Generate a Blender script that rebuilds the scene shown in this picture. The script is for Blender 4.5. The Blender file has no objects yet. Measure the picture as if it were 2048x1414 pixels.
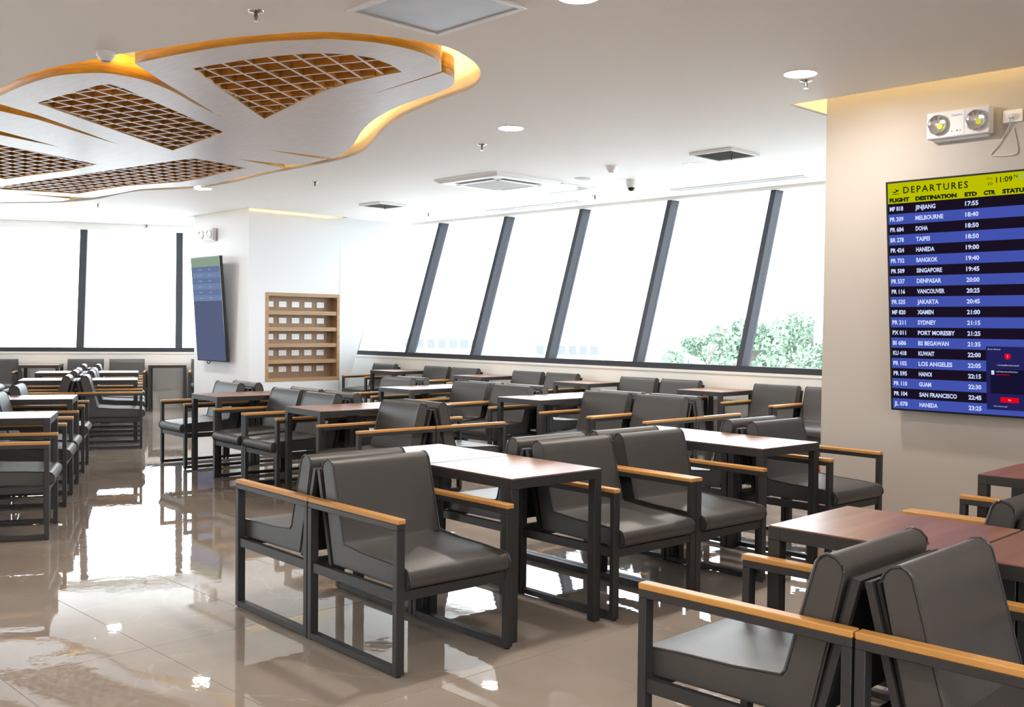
import bpy, bmesh, math, random
from mathutils import Vector, Matrix
random.seed(7)
S = bpy.context.scene
col = S.collection
PI = math.pi

# ------------------------------------------------------------------ camera
# survey frame: x right, y forward from the lens foot; plan frame: X along the
# slanted window wall, Y towards it (origin at the wall end of a chair row)
FPX, PITCH, ROLL, EYE = 2068.42, 0.0262, 0.0108, 1.40
OX, OY = 3.1175, 10.8725
AX = Vector((0.6959, -0.7181)); AY = Vector((0.7181, 0.6959))
def plan(x, y):
    v = Vector((x - OX, y - OY)); return Vector((v.dot(AX), v.dot(AY)))
cam_d = bpy.data.cameras.new('camera'); cam_d.sensor_width = 36.0; cam_d.lens = 36.0 * FPX / 2048
cam_d.clip_start = .05; cam_d.clip_end = 400
cam = bpy.data.objects.new('camera', cam_d); col.objects.link(cam)
c2 = plan(0, 0)
f2 = Vector((AX.y, AY.y))
fwd = Vector((f2.x * math.cos(PITCH), f2.y * math.cos(PITCH), -math.sin(PITCH)))
right = Vector((AX.x, AY.x, 0)).normalized(); up = right.cross(fwd)
cam.matrix_world = Matrix.Translation((c2.x, c2.y, EYE)) @ Matrix((right, up, -fwd)).transposed().to_4x4() @ Matrix.Rotation(ROLL, 4, 'Z')
S.camera = cam
def ray(u, v):
    x, y = u - 1024, v - 707
    xr = x * math.cos(ROLL) + y * math.sin(ROLL); yr = -x * math.sin(ROLL) + y * math.cos(ROLL)
    d, uu = 1.0, -yr / FPX
    return Vector((xr / FPX, d * math.cos(PITCH) + uu * math.sin(PITCH), -d * math.sin(PITCH) + uu * math.cos(PITCH)))
def atz(u, v, z):
    r = ray(u, v); k = (z - EYE) / r.z
    return plan(r.x * k, r.y * k)

# ------------------------------------------------------------------ sky, exposure
w = bpy.data.worlds.new('world'); S.world = w; w.use_nodes = True
bg = w.node_tree.nodes['Background']; bg.inputs[0].default_value = (0.86, 0.93, 1.0, 1); bg.inputs[1].default_value = 3.6
S.view_settings.view_transform = 'Standard'; S.view_settings.look = 'None'
S.view_settings.exposure = 1.42; S.view_settings.gamma = 1.0; S.view_settings.use_curve_mapping = False

# ------------------------------------------------------------------ materials
MAT = {}
def nodes(name):
    m = bpy.data.materials.new(name); m.use_nodes = True
    nt = m.node_tree; return m, nt, nt.nodes['Principled BSDF']
def pm(name, rgb, rough=.5, metal=0.0, spec=.5, coat=0.0, noise=None, bump=None, emit=None, estr=0.0):
    m, nt, b = nodes(name)
    b.inputs['Base Color'].default_value = (*rgb, 1); b.inputs['Roughness'].default_value = rough
    b.inputs['Metallic'].default_value = metal; b.inputs['Specular IOR Level'].default_value = spec
    b.inputs['Coat Weight'].default_value = coat
    if emit: b.inputs['Emission Color'].default_value = (*emit, 1); b.inputs['Emission Strength'].default_value = estr
    if noise or bump:
        tc = nt.nodes.new('ShaderNodeTexCoord'); mp = nt.nodes.new('ShaderNodeMapping')
        nt.links.new(tc.outputs['Object'], mp.inputs['Vector'])
    if noise:
        sc, amt, stretch = noise
        mp.inputs['Scale'].default_value = stretch
        n = nt.nodes.new('ShaderNodeTexNoise'); n.inputs['Scale'].default_value = sc; n.inputs['Detail'].default_value = 6
        nt.links.new(mp.outputs[0], n.inputs['Vector'])
        r = nt.nodes.new('ShaderNodeValToRGB')
        r.color_ramp.elements[0].position = .3; r.color_ramp.elements[1].position = .7
        r.color_ramp.elements[0].color = (*[c * (1 - amt) for c in rgb], 1); r.color_ramp.elements[1].color = (*[min(1, c * (1 + amt)) for c in rgb], 1)
        nt.links.new(n.outputs['Fac'], r.inputs[0]); nt.links.new(r.outputs[0], b.inputs['Base Color'])
    if bump:
        sc, st, dist = bump
        n2 = nt.nodes.new('ShaderNodeTexNoise'); n2.inputs['Scale'].default_value = sc; n2.inputs['Detail'].default_value = 3
        nt.links.new(tc.outputs['Object'], n2.inputs['Vector'])
        bp = nt.nodes.new('ShaderNodeBump'); bp.inputs['Strength'].default_value = st; bp.inputs['Distance'].default_value = dist
        nt.links.new(n2.outputs['Fac'], bp.inputs['Height']); nt.links.new(bp.outputs[0], b.inputs['Normal'])
    MAT[name] = m; return m
def em(name, rgb, s):
    if name.startswith('scr_'): s = s / 2.68
    m = bpy.data.materials.new(name); m.use_nodes = True; nt = m.node_tree
    for n in list(nt.nodes): nt.nodes.remove(n)
    e = nt.nodes.new('ShaderNodeEmission'); e.inputs[0].default_value = (*rgb, 1); e.inputs[1].default_value = s
    o = nt.nodes.new('ShaderNodeOutputMaterial'); nt.links.new(e.outputs[0], o.inputs[0]); MAT[name] = m; return m

pm('steel', (.030, .029, .030), .45, spec=.5, bump=(400, .05, .001))
pm('leather', (.060, .056, .055), .42, spec=.55, bump=(55, .10, .004))
pm('piping', (.055, .052, .052), .36)
pm('board', (.015, .015, .015), .7)
pm('armwood', (.54, .27, .075), .42, noise=(9, .22, (1, .12, 1)))
pm('tablewood', (.29, .135, .085), .31, spec=.5, noise=(14, .28, (.1, 1, 1)))
pm('rubber', (.01, .01, .01), .6)
pm('ceilpaint', (.84, .825, .805), .62)
pm('wallpaint', (.46, .415, .37), .55, bump=(120, .02, .001))
pm('pillarpaint', (.66, .665, .68), .5)
pm('trimwhite', (.84, .82, .77), .5)
pm('winframe', (.050, .053, .064), .6, spec=.2)
pm('petal', (.68, .645, .665), .36, spec=.55, noise=(6, .07, (1, 9, 1)))
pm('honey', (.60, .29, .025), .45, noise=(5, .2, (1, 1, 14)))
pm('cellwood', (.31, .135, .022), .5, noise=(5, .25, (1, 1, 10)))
pm('nichewood', (.34, .20, .095), .5, noise=(16, .16, (1, .12, 1)))
pm('nicheback', (.25, .15, .085), .55, noise=(40, .15, (1, 1, .08)))
pm('whiteplastic', (.80, .79, .79), .35)
pm('palemauve', (.74, .71, .73), .4)
pm('slotgrey', (.33, .36, .36), .5)
pm('darkgap', (.02, .02, .022), .6)
pm('grille', (.48, .46, .44), .6)
pm('chrome', (.75, .75, .76), .12, metal=1)
pm('brass', (.22, .14, .11), .3, metal=1)
pm('galv', (.50, .50, .52), .30, metal=.65, noise=(3, .10, (1, 1, 1)))
pm('gloss', (.86, .86, .87), .12, spec=.6)
pm('bezel', (.012, .012, .014), .25)
pm('glassdark', (.010, .010, .012), .05)
pm('tvback', (.02, .02, .022), .5)
pm('red', (.55, .012, .015), .3, coat=.4)
pm('tagyellow', (.62, .68, .06), .5)
pm('reflector', (.72, .72, .74), .18, metal=.9)
pm('ledchip', (.62, .66, .02), .5)
pm('cable', (.60, .52, .46), .6)
pm('bulk', (.80, .79, .78), .6)
em('lamp', (1.0, .92, .83), 160.0)
em('led', (1.0, .68, .24), 15.0)
em('led_cove', (1.0, .70, .28), 11.0)
em('scr_head', (.50, .52, .0), 1.0)
em('scr_dark', (.010, .006, .016), 1.0)
em('scr_blue', (.055, .085, .42), 1.0)
em('scr_white', (.62, .70, 1.0), 1.0)
em('scr_black', (.012, .02, .004), 1.0)
em('scr_teal', (.20, .50, .25), 1.0)
em('scr_navy', (.016, .016, .10), 1.0)
em('scr_navy_deep', (.008, .006, .030), 1.0)
em('scr_red', (.85, .0, .008), 1.0)
em('scr_dimhead', (0.27, 0.365, 0.27), 1.0)  # dim screen colours, with the sky glare on them put into the emission
em('scr_dimblue', (0.176, 0.243, 0.405), 1.0)
em('scr_dimblue_dark', (0.135, 0.189, 0.338), 1.0)
em('scr_dimtext', (0.27, 0.338, 0.513), 1.0)
em('scr_blank_glare', (0.101, 0.121, 0.216), 1.0)  # blank lower screen: backlight haze and reflected sky put into the glow
# outdoors
pm('leaf', (.22, .30, .215), .5, noise=(3, .45, (1, 1, 1)))
pm('bark', (.22, .19, .17), .8)
pm('concrete', (.55, .55, .54), .8)
pm('farwall', (.62, .62, .64), .8)
pm('farwindow', (.12, .13, .18), .3)

def glass_mat():
    m = bpy.data.materials.new('glass'); m.use_nodes = True; nt = m.node_tree
    for n in list(nt.nodes): nt.nodes.remove(n)
    t = nt.nodes.new('ShaderNodeBsdfTransparent'); t.inputs[0].default_value = (.88, .90, .90, 1)
    g = nt.nodes.new('ShaderNodeBsdfGlossy'); g.inputs['Roughness'].default_value = .0
    lw = nt.nodes.new('ShaderNodeLayerWeight'); lw.inputs[0].default_value = .5
    fr = nt.nodes.new('ShaderNodeMath'); fr.operation = 'POWER'; fr.inputs[1].default_value = 4.0
    nt.links.new(lw.outputs['Facing'], fr.inputs[0])
    mx = nt.nodes.new('ShaderNodeMixShader'); o = nt.nodes.new('ShaderNodeOutputMaterial')
    nt.links.new(fr.outputs[0], mx.inputs[0]); nt.links.new(t.outputs[0], mx.inputs[1]); nt.links.new(g.outputs[0], mx.inputs[2])
    nt.links.new(mx.outputs[0], o.inputs[0]); MAT['glass'] = m
glass_mat()

def tile_mat():
    m, nt, b = nodes('tile')
    L = nt.links.new
    geo = nt.nodes.new('ShaderNodeNewGeometry')
    n = nt.nodes.new('ShaderNodeTexNoise'); n.inputs['Scale'].default_value = 1.6; n.inputs['Detail'].default_value = 7; n.inputs['Distortion'].default_value = .6
    L(geo.outputs['Position'], n.inputs['Vector'])
    r = nt.nodes.new('ShaderNodeValToRGB'); r.color_ramp.elements[0].position = .32; r.color_ramp.elements[1].position = .70
    r.color_ramp.elements[0].color = (.375, .318, .272, 1); r.color_ramp.elements[1].color = (.46, .398, .347, 1)
    L(n.outputs['Fac'], r.inputs[0])
    # thin pale veins
    n3 = nt.nodes.new('ShaderNodeTexNoise'); n3.inputs['Scale'].default_value = .9; n3.inputs['Detail'].default_value = 5; n3.inputs['Distortion'].default_value = 1.4
    L(geo.outputs['Position'], n3.inputs['Vector'])
    a = nt.nodes.new('ShaderNodeMath'); a.operation = 'SUBTRACT'; a.inputs[1].default_value = .5; L(n3.outputs['Fac'], a.inputs[0])
    ab = nt.nodes.new('ShaderNodeMath'); ab.operation = 'ABSOLUTE'; L(a.outputs[0], ab.inputs[0])
    r3 = nt.nodes.new('ShaderNodeValToRGB'); r3.color_ramp.elements[0].position = 0; r3.color_ramp.elements[1].position = .006
    r3.color_ramp.elements[0].color = (.35, .35, .35, 1); r3.color_ramp.elements[1].color = (0, 0, 0, 1); L(ab.outputs[0], r3.inputs[0])
    mx = nt.nodes.new('ShaderNodeMixRGB'); L(r3.outputs[0], mx.inputs[0]); L(r.outputs[0], mx.inputs[1]); mx.inputs[2].default_value = (.60, .53, .46, 1)
    L(mx.outputs[0], b.inputs['Base Color'])
    b.inputs['Roughness'].default_value = .014; b.inputs['Specular IOR Level'].default_value = .62
    b.inputs['Coat Weight'].default_value = .35; b.inputs['Coat Roughness'].default_value = .012
    n2 = nt.nodes.new('ShaderNodeTexNoise'); n2.inputs['Scale'].default_value = 16; n2.inputs['Detail'].default_value = 2
    L(geo.outputs['Position'], n2.inputs['Vector'])
    bp = nt.nodes.new('ShaderNodeBump'); bp.inputs['Strength'].default_value = .10; bp.inputs['Distance'].default_value = .0022
    L(n2.outputs['Fac'], bp.inputs['Height']); L(bp.outputs[0], b.inputs['Normal']); L(bp.outputs[0], b.inputs['Coat Normal'])
    MAT['tile'] = m
tile_mat()
pm('grout', (.60, .52, .45), .5)

# ------------------------------------------------------------------ mesh helpers
def smooth(me, ang=38):
    bm = bmesh.new(); bm.from_mesh(me)
    for f in bm.faces: f.smooth = True
    for e in bm.edges:
        e.smooth = len(e.link_faces) == 2 and e.calc_face_angle(0) < math.radians(ang)
    bm.to_mesh(me); bm.free()
def mesh_of(bm, name, sm=False):
    bmesh.ops.recalc_face_normals(bm, faces=bm.faces)
    me = bpy.data.meshes.new(name); bm.to_mesh(me); bm.free()
    if sm: smooth(me)
    return me
def abox(bm, x0, x1, y0, y1, z0, z1):
    v = [bm.verts.new((x, y, z)) for z in (z0, z1) for y in (y0, y1) for x in (x0, x1)]
    for q in ((0, 2, 3, 1), (4, 5, 7, 6), (0, 1, 5, 4), (2, 6, 7, 3), (0, 4, 6, 2), (1, 3, 7, 5)):
        bm.faces.new([v[i] for i in q])
def box(name, x0, x1, y0, y1, z0, z1, bev=0.0):
    bm = bmesh.new(); abox(bm, x0, x1, y0, y1, z0, z1)
    if bev: bmesh.ops.bevel(bm, geom=bm.edges[:], offset=bev, segments=1, affect='EDGES')
    return mesh_of(bm, name)
def boxes(name, lst, bev=0.0):
    bm = bmesh.new()
    for b in lst:
        t = bmesh.new(); abox(t, *b)
        if bev: bmesh.ops.bevel(t, geom=t.edges[:], offset=bev, segments=1, affect='EDGES')
        me = bpy.data.meshes.new('tmp'); t.to_mesh(me); t.free(); bm.from_mesh(me); bpy.data.meshes.remove(me)
    return mesh_of(bm, name)
def prism_x(name, prof, x0, x1, bev=0.0, seg=2, sm=True, keep=()):
    """extrude a (y,z) profile along x"""
    bm = bmesh.new()
    a = [bm.verts.new((x0, y, z)) for y, z in prof]; b = [bm.verts.new((x1, y, z)) for y, z in prof]
    fa = bm.faces.new(a); fb = bm.faces.new(b[::-1]); n = len(prof)
    for i in range(n): bm.faces.new((a[i], b[i], b[(i + 1) % n], a[(i + 1) % n]))
    bmesh.ops.recalc_face_normals(bm, faces=bm.faces)
    if bev:
        sharp = {frozenset((v[i], v[(i + 1) % n])) for v in (a, b) for i in keep}
        bmesh.ops.bevel(bm, geom=[e for e in set(fa.edges) | set(fb.edges) if frozenset(e.verts) not in sharp], offset=bev, segments=seg, affect='EDGES')
    return mesh_of(bm, name, sm)
def lathe(name, prof, seg=24, sm=True):
    """revolve (r,z) profile about z"""
    bm = bmesh.new(); rings = []
    for r, z in prof:
        if r < 1e-6: rings.append([bm.verts.new((0, 0, z))])
        else: rings.append([bm.verts.new((r * math.cos(2 * PI * i / seg), r * math.sin(2 * PI * i / seg), z)) for i in range(seg)])
    for a, b in zip(rings, rings[1:]):
        for i in range(seg):
            j = (i + 1) % seg
            if len(a) == 1 and len(b) == 1: continue
            if len(a) == 1: bm.faces.new((a[0], b[i], b[j]))
            elif len(b) == 1: bm.faces.new((a[i], b[0], a[j]))
            else: bm.faces.new((a[i], b[i], b[j], a[j]))
    return mesh_of(bm, name, sm)
def tube(name, pts, r, seg=6, cyc=False):
    bm = bmesh.new(); pts = [Vector(p) for p in pts]; n = len(pts); rings = []
    for i, p in enumerate(pts):
        if cyc: t = (pts[(i + 1) % n] - pts[i - 1])
        else: t = pts[min(i + 1, n - 1)] - pts[max(i - 1, 0)]
        t.normalize(); a = t.orthogonal() if abs(t.z) > .9 else Vector((0, 0, 1)).cross(t)
        a.normalize(); b = t.cross(a)
        rings.append([bm.verts.new(p + r * (math.cos(2 * PI * k / seg) * a + math.sin(2 * PI * k / seg) * b)) for k in range(seg)])
    m = n if cyc else n - 1
    for i in range(m):
        A, B = rings[i], rings[(i + 1) % n]
        for k in range(seg): bm.faces.new((A[k], A[(k + 1) % seg], B[(k + 1) % seg], B[k]))
    if not cyc: bm.faces.new(rings[0]); bm.faces.new(rings[-1][::-1])
    return mesh_of(bm, name, True)
def filled(name, loops, z0, z1, res=0):
    """flat slab with holes from closed 2D loops"""
    cu = bpy.data.curves.new('tmpc', 'CURVE'); cu.dimensions = '2D'; cu.fill_mode = 'BOTH'; cu.extrude = (z1 - z0) / 2
    for lp in loops:
        sp = cu.splines.new('POLY'); sp.points.add(len(lp) - 1); sp.use_cyclic_u = True
        for q, p in zip(sp.points, lp): q.co = (p[0], p[1], 0, 1)
    o = bpy.data.objects.new('tmpo', cu); col.objects.link(o)
    dg = bpy.context.evaluated_depsgraph_get(); dg.update()
    me = bpy.data.meshes.new_from_object(o.evaluated_get(dg)); me.name = name
    bpy.data.objects.remove(o); bpy.data.curves.remove(cu)
    for v in me.vertices: v.co.z += (z0 + z1) / 2
    bm = bmesh.new(); bm.from_mesh(me); bmesh.ops.remove_doubles(bm, verts=bm.verts[:], dist=1e-5)
    bmesh.ops.recalc_face_normals(bm, faces=bm.faces); bm.to_mesh(me); bm.free()
    return me
def obj(name, me, mat=None, parent=None, loc=(0, 0, 0), rot=(0, 0, 0)):
    o = bpy.data.objects.new(name, me); col.objects.link(o)
    if mat and me is not None and not me.materials:
        for m in ([mat] if isinstance(mat, str) else mat): me.materials.append(MAT[m])
    o.location = loc; o.rotation_euler = rot
    if parent: o.parent = parent
    return o
def thing(name, label, cat, loc=(0, 0, 0), rz=0.0, group=None, rot=None):
    o = bpy.data.objects.new(name, None); col.objects.link(o); o.empty_display_size = .1
    o.location = loc; o.rotation_euler = rot if rot else (0, 0, rz)
    o['label'] = label; o['category'] = cat
    if group: o['group'] = group
    return o
def tag(o, label, cat, group=None):
    o['label'] = label; o['category'] = cat
    if group: o['group'] = group
    return o
def struct(name, me, mat, label=None, cat=None):
    o = obj(name, me, mat); o['kind'] = 'structure'
    if label: o['label'] = label
    if cat: o['category'] = cat
    return o
def text_mesh(s, size, bold=0.0, spacing=1.0):
    cu = bpy.data.curves.new('tmpt', 'FONT'); cu.body = s; cu.size = size; cu.offset = bold; cu.space_character = spacing
    cu.resolution_u = 2
    o = bpy.data.objects.new('tmpo', cu); col.objects.link(o)
    dg = bpy.context.evaluated_depsgraph_get(); dg.update()
    me = bpy.data.meshes.new_from_object(o.evaluated_get(dg)); bpy.data.objects.remove(o); bpy.data.curves.remove(cu)
    return me

# ------------------------------------------------------------------ the room
HC = 3.05                       # ceiling
EW = math.radians(17.0)
ew = Vector((math.cos(EW), math.sin(EW))); nw = Vector((-ew.y, ew.x))
BL = Vector((-5.9453, 16.9285)) # a point on the far-left window wall (survey frame)
def LW(s, t):                   # along the wall, into the room -> plan
    q = BL + ew * s - nw * t; return plan(q.x, q.y)
WY = .06                        # inner face of the right window wall
# corner of the two window walls
a0 = LW(0, 0); ad = LW(1, 0) - a0
sc_ = (WY - a0.y) / ad.y; corner = a0 + ad * sc_
cl_end = LW(-11.0, 0)
hull = [corner, Vector((12.5, WY)), Vector((12.5, -12.5)), Vector((0.0, -17.5)), Vector((-9.5, -17.0)), cl_end]   # clockwise seen from above
def inside_clip(poly, hullp):
    out = [Vector(p) for p in poly]; n = len(hullp)
    for i in range(n):
        a, b = hullp[i], hullp[(i + 1) % n]; e = b - a
        side = lambda p: -(e.x * (p.y - a.y) - e.y * (p.x - a.x))     # clockwise hull: inside is right
        res = []
        for j in range(len(out)):
            p, q = out[j], out[(j + 1) % len(out)]; sp, sq = side(p), side(q)
            if sp >= 0: res.append(p)
            if (sp > 0 and sq < 0) or (sp < 0 and sq > 0): res.append(p + (q - p) * (sp / (sp - sq)))
        out = res
        if len(out) < 3: return []
    return out

# floor: bed + tiles 1.2 x 0.6
floor = struct('floor', filled('floor_bed', [hull], -.12, -.0025), 'grout')
cells = []
TX, TY = 1.2, .6
for i in range(-14, 12):
    for j in range(-31, 2):
        x0 = 1.385 - TX + i * TX; y0 = -7.84 + (j + 13) * TY
        cells.append((x0, y0))
g = .0018
full = []; part = []
for x0, y0 in cells:
    q = [Vector((x0 + g, y0 + g)), Vector((x0 + TX - g, y0 + g)), Vector((x0 + TX - g, y0 + TY - g)), Vector((x0 + g, y0 + TY - g))]
    c = inside_clip(q, hull)
    if not c: continue
    ctr = Vector((x0 + TX / 2, y0 + TY / 2)); d = Vector((ctr.x - c2.x, ctr.y - c2.y))
    depth = d.dot(f2); lat = d.dot(Vector((AX.x, AY.x)))
    vis = depth > 1.5 and abs(lat) < depth * .52 + .8
    area = 1e9
    isfull = len(c) == 4 and all((a - b).length < 1e-6 for a, b in zip(sorted(c, key=lambda p: (p.x, p.y)), sorted(q, key=lambda p: (p.x, p.y))))
    (full if isfull else part).append((depth if vis else 1e3 + depth, ctr, c))
full.sort(key=lambda k: k[0])
tme = box('tile', -TX / 2 + g, TX / 2 - g, -TY / 2 + g, TY / 2 - g, -.010, 0)
for k in full[:290]: obj('floor_tile', tme, 'tile', floor, (k[1].x, k[1].y, 0))
bm = bmesh.new()
for k in full[290:] + part:
    lo = [bm.verts.new((p.x, p.y, -.010)) for p in k[2]]; hi = [bm.verts.new((p.x, p.y, 0)) for p in k[2]]
    bm.faces.new(hi); n = len(lo)
    for i in range(n): bm.faces.new((lo[i], lo[(i + 1) % n], hi[(i + 1) % n], hi[i]))
o = obj('distant_floor_tiles', mesh_of(bm, 'rest_tiles'), 'tile', floor); o['kind'] = 'stuff'

# pillars
RX, RY = 1.78, -2.90            # right pillar corner
PX0, PX1, PY = -9.38, -7.73, -2.15
wr = struct('wall_right', box('wall_right', RX, 12.4, RY, .0, 0, 3.33), 'wallpaint', 'broad cream pillar wall behind the lit departures screen', 'wall')

# niche pillar with slanted outer end, niche opening in the +X face
NZ0, NZ1, NY0, NY1 = .545, 1.862, -1.875, -.575
def slant_y(z): return .4875 + (z - 3.06) * .357 + .02
bm = bmesh.new()
def quad(*p): bm.faces.new([bm.verts.new(q) for q in p])
X = PX1; ZT = 3.33
yt, yb = slant_y(ZT), slant_y(0)
quad((X, PY, 0), (X, NY0, 0), (X, NY0, ZT), (X, PY, ZT))
quad((X, NY0, 0), (X, NY1, 0), (X, NY1, NZ0), (X, NY0, NZ0))
quad((X, NY0, NZ1), (X, NY1, NZ1), (X, NY1, ZT), (X, NY0, ZT))
quad((X, NY1, 0), (X, yb, 0), (X, yt, ZT), (X, NY1, ZT))
quad((PX0, PY, 0), (X, PY, 0), (X, PY, ZT), (PX0, PY, ZT))
quad((PX0, PY, 0), (PX0, yb, 0), (PX0, yt, ZT), (PX0, PY, ZT))
quad((PX0, yb, 0), (X, yb, 0), (X, yt, ZT), (PX0, yt, ZT))
quad((PX0, PY, ZT), (X, PY, ZT), (X, yt, ZT), (PX0, yt, ZT))
ND = .16
quad((X - ND, NY0, NZ0), (X - ND, NY1, NZ0), (X - ND, NY1, NZ1), (X - ND, NY0, NZ1))
quad((X, NY0, NZ0), (X, NY1, NZ0), (X - ND, NY1, NZ0), (X - ND, NY0, NZ0))
quad((X, NY0, NZ1), (X, NY1, NZ1), (X - ND, NY1, NZ1), (X - ND, NY0, NZ1))
quad((X, NY0, NZ0), (X, NY0, NZ1), (X - ND, NY0, NZ1), (X - ND, NY0, NZ0))
quad((X, NY1, NZ0), (X, NY1, NZ1), (X - ND, NY1, NZ1), (X - ND, NY1, NZ0))
bmesh.ops.remove_doubles(bm, verts=bm.verts[:], dist=1e-5)
struct('wall_pillar', mesh_of(bm, 'wall_pillar'), 'pillarpaint', 'white corner pillar with slanted edge and recessed wooden outlet shelves', 'pillar')

# walls behind the viewer, never in frame
def wall_strip(name, a, b, h=3.3, th=.2):
    d = (b - a).normalized(); n = Vector((-d.y, d.x)) * th
    bm = bmesh.new(); pts = [a, b, b + n, a + n]
    lo = [bm.verts.new((p.x, p.y, 0)) for p in pts]; hi = [bm.verts.new((p.x, p.y, h)) for p in pts]
    bm.faces.new(lo[::-1]); bm.faces.new(hi)
    for i in range(4): bm.faces.new((lo[i], lo[(i + 1) % 4], hi[(i + 1) % 4], hi[i]))
    struct(name, mesh_of(bm, name), 'wallpaint')
wall_strip('wall_back', hull[2], hull[3]); wall_strip('wall_back_2', hull[3], hull[4]); wall_strip('wall_right_2', Vector((12.5, RY)), Vector((12.5, -7.5)))

# window walls: parapet, leaning glazing outward
LEAN = .323; SILL = .918; FR = .985
def window_wall(idx, P, s0, s1, mull, head, label, hw=.034):
    """P(s, out) -> plan point ; out = distance outward"""
    def pt(s, out, z): q = P(s, out); return (q.x, q.y, z)
    def lean(z): return (z - FR) * LEAN
    def slab(name, s_a, s_b, prof, mat, parent):
        bm = bmesh.new()
        A = [bm.verts.new(pt(s_a, o, z)) for o, z in prof]; B = [bm.verts.new(pt(s_b, o, z)) for o, z in prof]
        bm.faces.new(A); bm.faces.new(B[::-1]); n = len(prof)
        for i in range(n): bm.faces.new((A[i], B[i], B[(i + 1) % n], A[(i + 1) % n]))
        return obj(name, mesh_of(bm, name), mat, parent)
    par = slab('wall_window_%d' % idx, s0, s1, [(0, 0), (.16, 0), (.16, SILL), (-.012, SILL), (-.012, SILL - .03), (0, SILL - .03)], 'trimwhite', None)
    par['kind'] = 'structure'
    W = bpy.data.objects.new('window_%d' % idx, None); col.objects.link(W); W['kind'] = 'structure'; W['label'] = label; W['category'] = 'window'
    slab('bottom_rail', s0, s1, [(0, SILL), (.14, SILL), (.14, FR), (0, FR)], 'winframe', W)
    zt = head
    edges = [s0] + mull + [s1]
    for m in mull:
        slab('mullion', m - hw, m + hw, [(lean(FR) + .005, FR), (lean(FR) + .17, FR), (lean(zt + .05) + .17, zt + .05), (lean(zt + .05) + .005, zt + .05)], 'winframe', W)
    for a, b in zip(edges, edges[1:]):
        a2, b2 = a + (hw if a in mull else 0), b - (hw if b in mull else 0)
        slab('pane', a2, b2, [(lean(FR) + .125, FR), (lean(FR) + .137, FR), (lean(zt) + .137, zt), (lean(zt) + .125, zt)], 'glass', W)
    h = slab('trim_%d' % idx, s0, s1, [(lean(zt) - .015, zt), (lean(zt) + .22, zt), (lean(zt) + .22, 3.3), (lean(zt) - .015, 3.3)], 'trimwhite', None)
    h['kind'] = 'structure'
    # daylight portal in the opening
    ld = bpy.data.lights.new('window_daylight', 'AREA'); ld.shape = 'RECTANGLE'
    ld.size = abs(s1 - s0); ld.size_y = math.hypot(zt - FR, lean(zt)) ; ld.cycles.is_portal = True
    lo = bpy.data.objects.new('window_daylight', ld); col.objects.link(lo)
    zm = (FR + zt) / 2; ctr = Vector(pt((s0 + s1) / 2, lean(zm) + .09, zm))
    ax = (Vector(pt(1, 0, 0)) - Vector(pt(0, 0, 0))).normalized()
    ay = (Vector(pt(0, lean(zt), zt)) - Vector(pt(0, 0, FR))).normalized()
    az = ax.cross(ay)
    inward = (Vector(pt(0, -1, 0)) - Vector(pt(0, 0, 0)))
    if (-az).dot(inward) < 0: ax = -ax; az = ax.cross(ay)
    lo.matrix_world = Matrix.Translation(ctr) @ Matrix((ax, ay, az)).transposed().to_4x4()
mul_r = [-.90 - 1.495 * k for k in range(6, -5, -1)]
mul_r = [m for m in sorted(-(.90 + 1.495 * k) for k in range(-6, 6)) if corner.x + .6 < m < 9.5]
window_wall(1, lambda s, out: Vector((s, WY + out)), corner.x + .02, 10.0, mul_r, 3.012, 'long row of outward leaning windows with dark mullions')
mul_l = [-1.05 + 1.515 * k for k in range(-6, 3)]
mul_l = [m for m in mul_l if m < sc_ - .5]
window_wall(2, lambda s, out: LW(s, -out), -10.9, sc_ - .02, mul_l, 2.93, 'wide far left window wall with dark mullions', .055)

# the glazing goes on out of frame, left of and behind the viewer
dl = (hull[5] - hull[4]); ll = dl.length; dl = dl / ll; nl = Vector((-dl.y, dl.x))
window_wall(3, lambda s, out: hull[4] + dl * s + nl * out, .02, ll - .02, [1.5 * k for k in range(1, int(ll / 1.5))], 2.93, 'windows left of the viewer, out of frame')
window_wall(4, lambda s, out: Vector((12.5 + out, s)), -12.4, -7.5, [-11.0, -9.5], 2.93, 'windows right behind the viewer, out of frame')

# ------------------------------------------------------------------ ceiling with flower recess and cove slots
def px(lst, z=HC): return [atz(u, v, z) for u, v in lst]
def spl(pts, n=4):
    """Catmull-Rom through open points"""
    out = []
    P = [pts[0] * 2 - pts[1]] + pts + [pts[-1] * 2 - pts[-2]]
    for i in range(1, len(P) - 2):
        p0, p1, p2, p3 = P[i - 1], P[i], P[i + 1], P[i + 2]
        for k in range(n):
            t = k / n
            out.append(.5 * ((2 * p1) + (p2 - p0) * t + (2 * p0 - 5 * p1 + 4 * p2 - p3) * t * t + (3 * p1 - p0 - 3 * p2 + p3) * t ** 3))
    out.append(pts[-1]); return out
hole_px = [(0, 176), (50, 152), (107, 135), (176, 121), (230, 110), (270, 104), (360, 90), (451, 76.7), (541.7, 68.5), (632.5, 63.6), (723, 67.6), (799, 76.7), (871.7, 88.8),
           (905, 97.8), (935, 114.5), (953.4, 129.6), (962, 147.8), (956.5, 166), (935, 181), (890, 196), (844.5, 214.5), (799, 235.6), (768.8, 256.8), (747.6, 281), (726.4, 302), (699, 314),
           (662.8, 323.5), (602, 335.6), (541.7, 347), (465, 365), (410, 374), (340, 379), (287, 381), (246, 387), (202, 397), (150, 403), (100, 405.5), (0, 406.5)]
hole = spl(px(hole_px), 3)
tail0, tail1 = hole[-1], hole[0]
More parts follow.
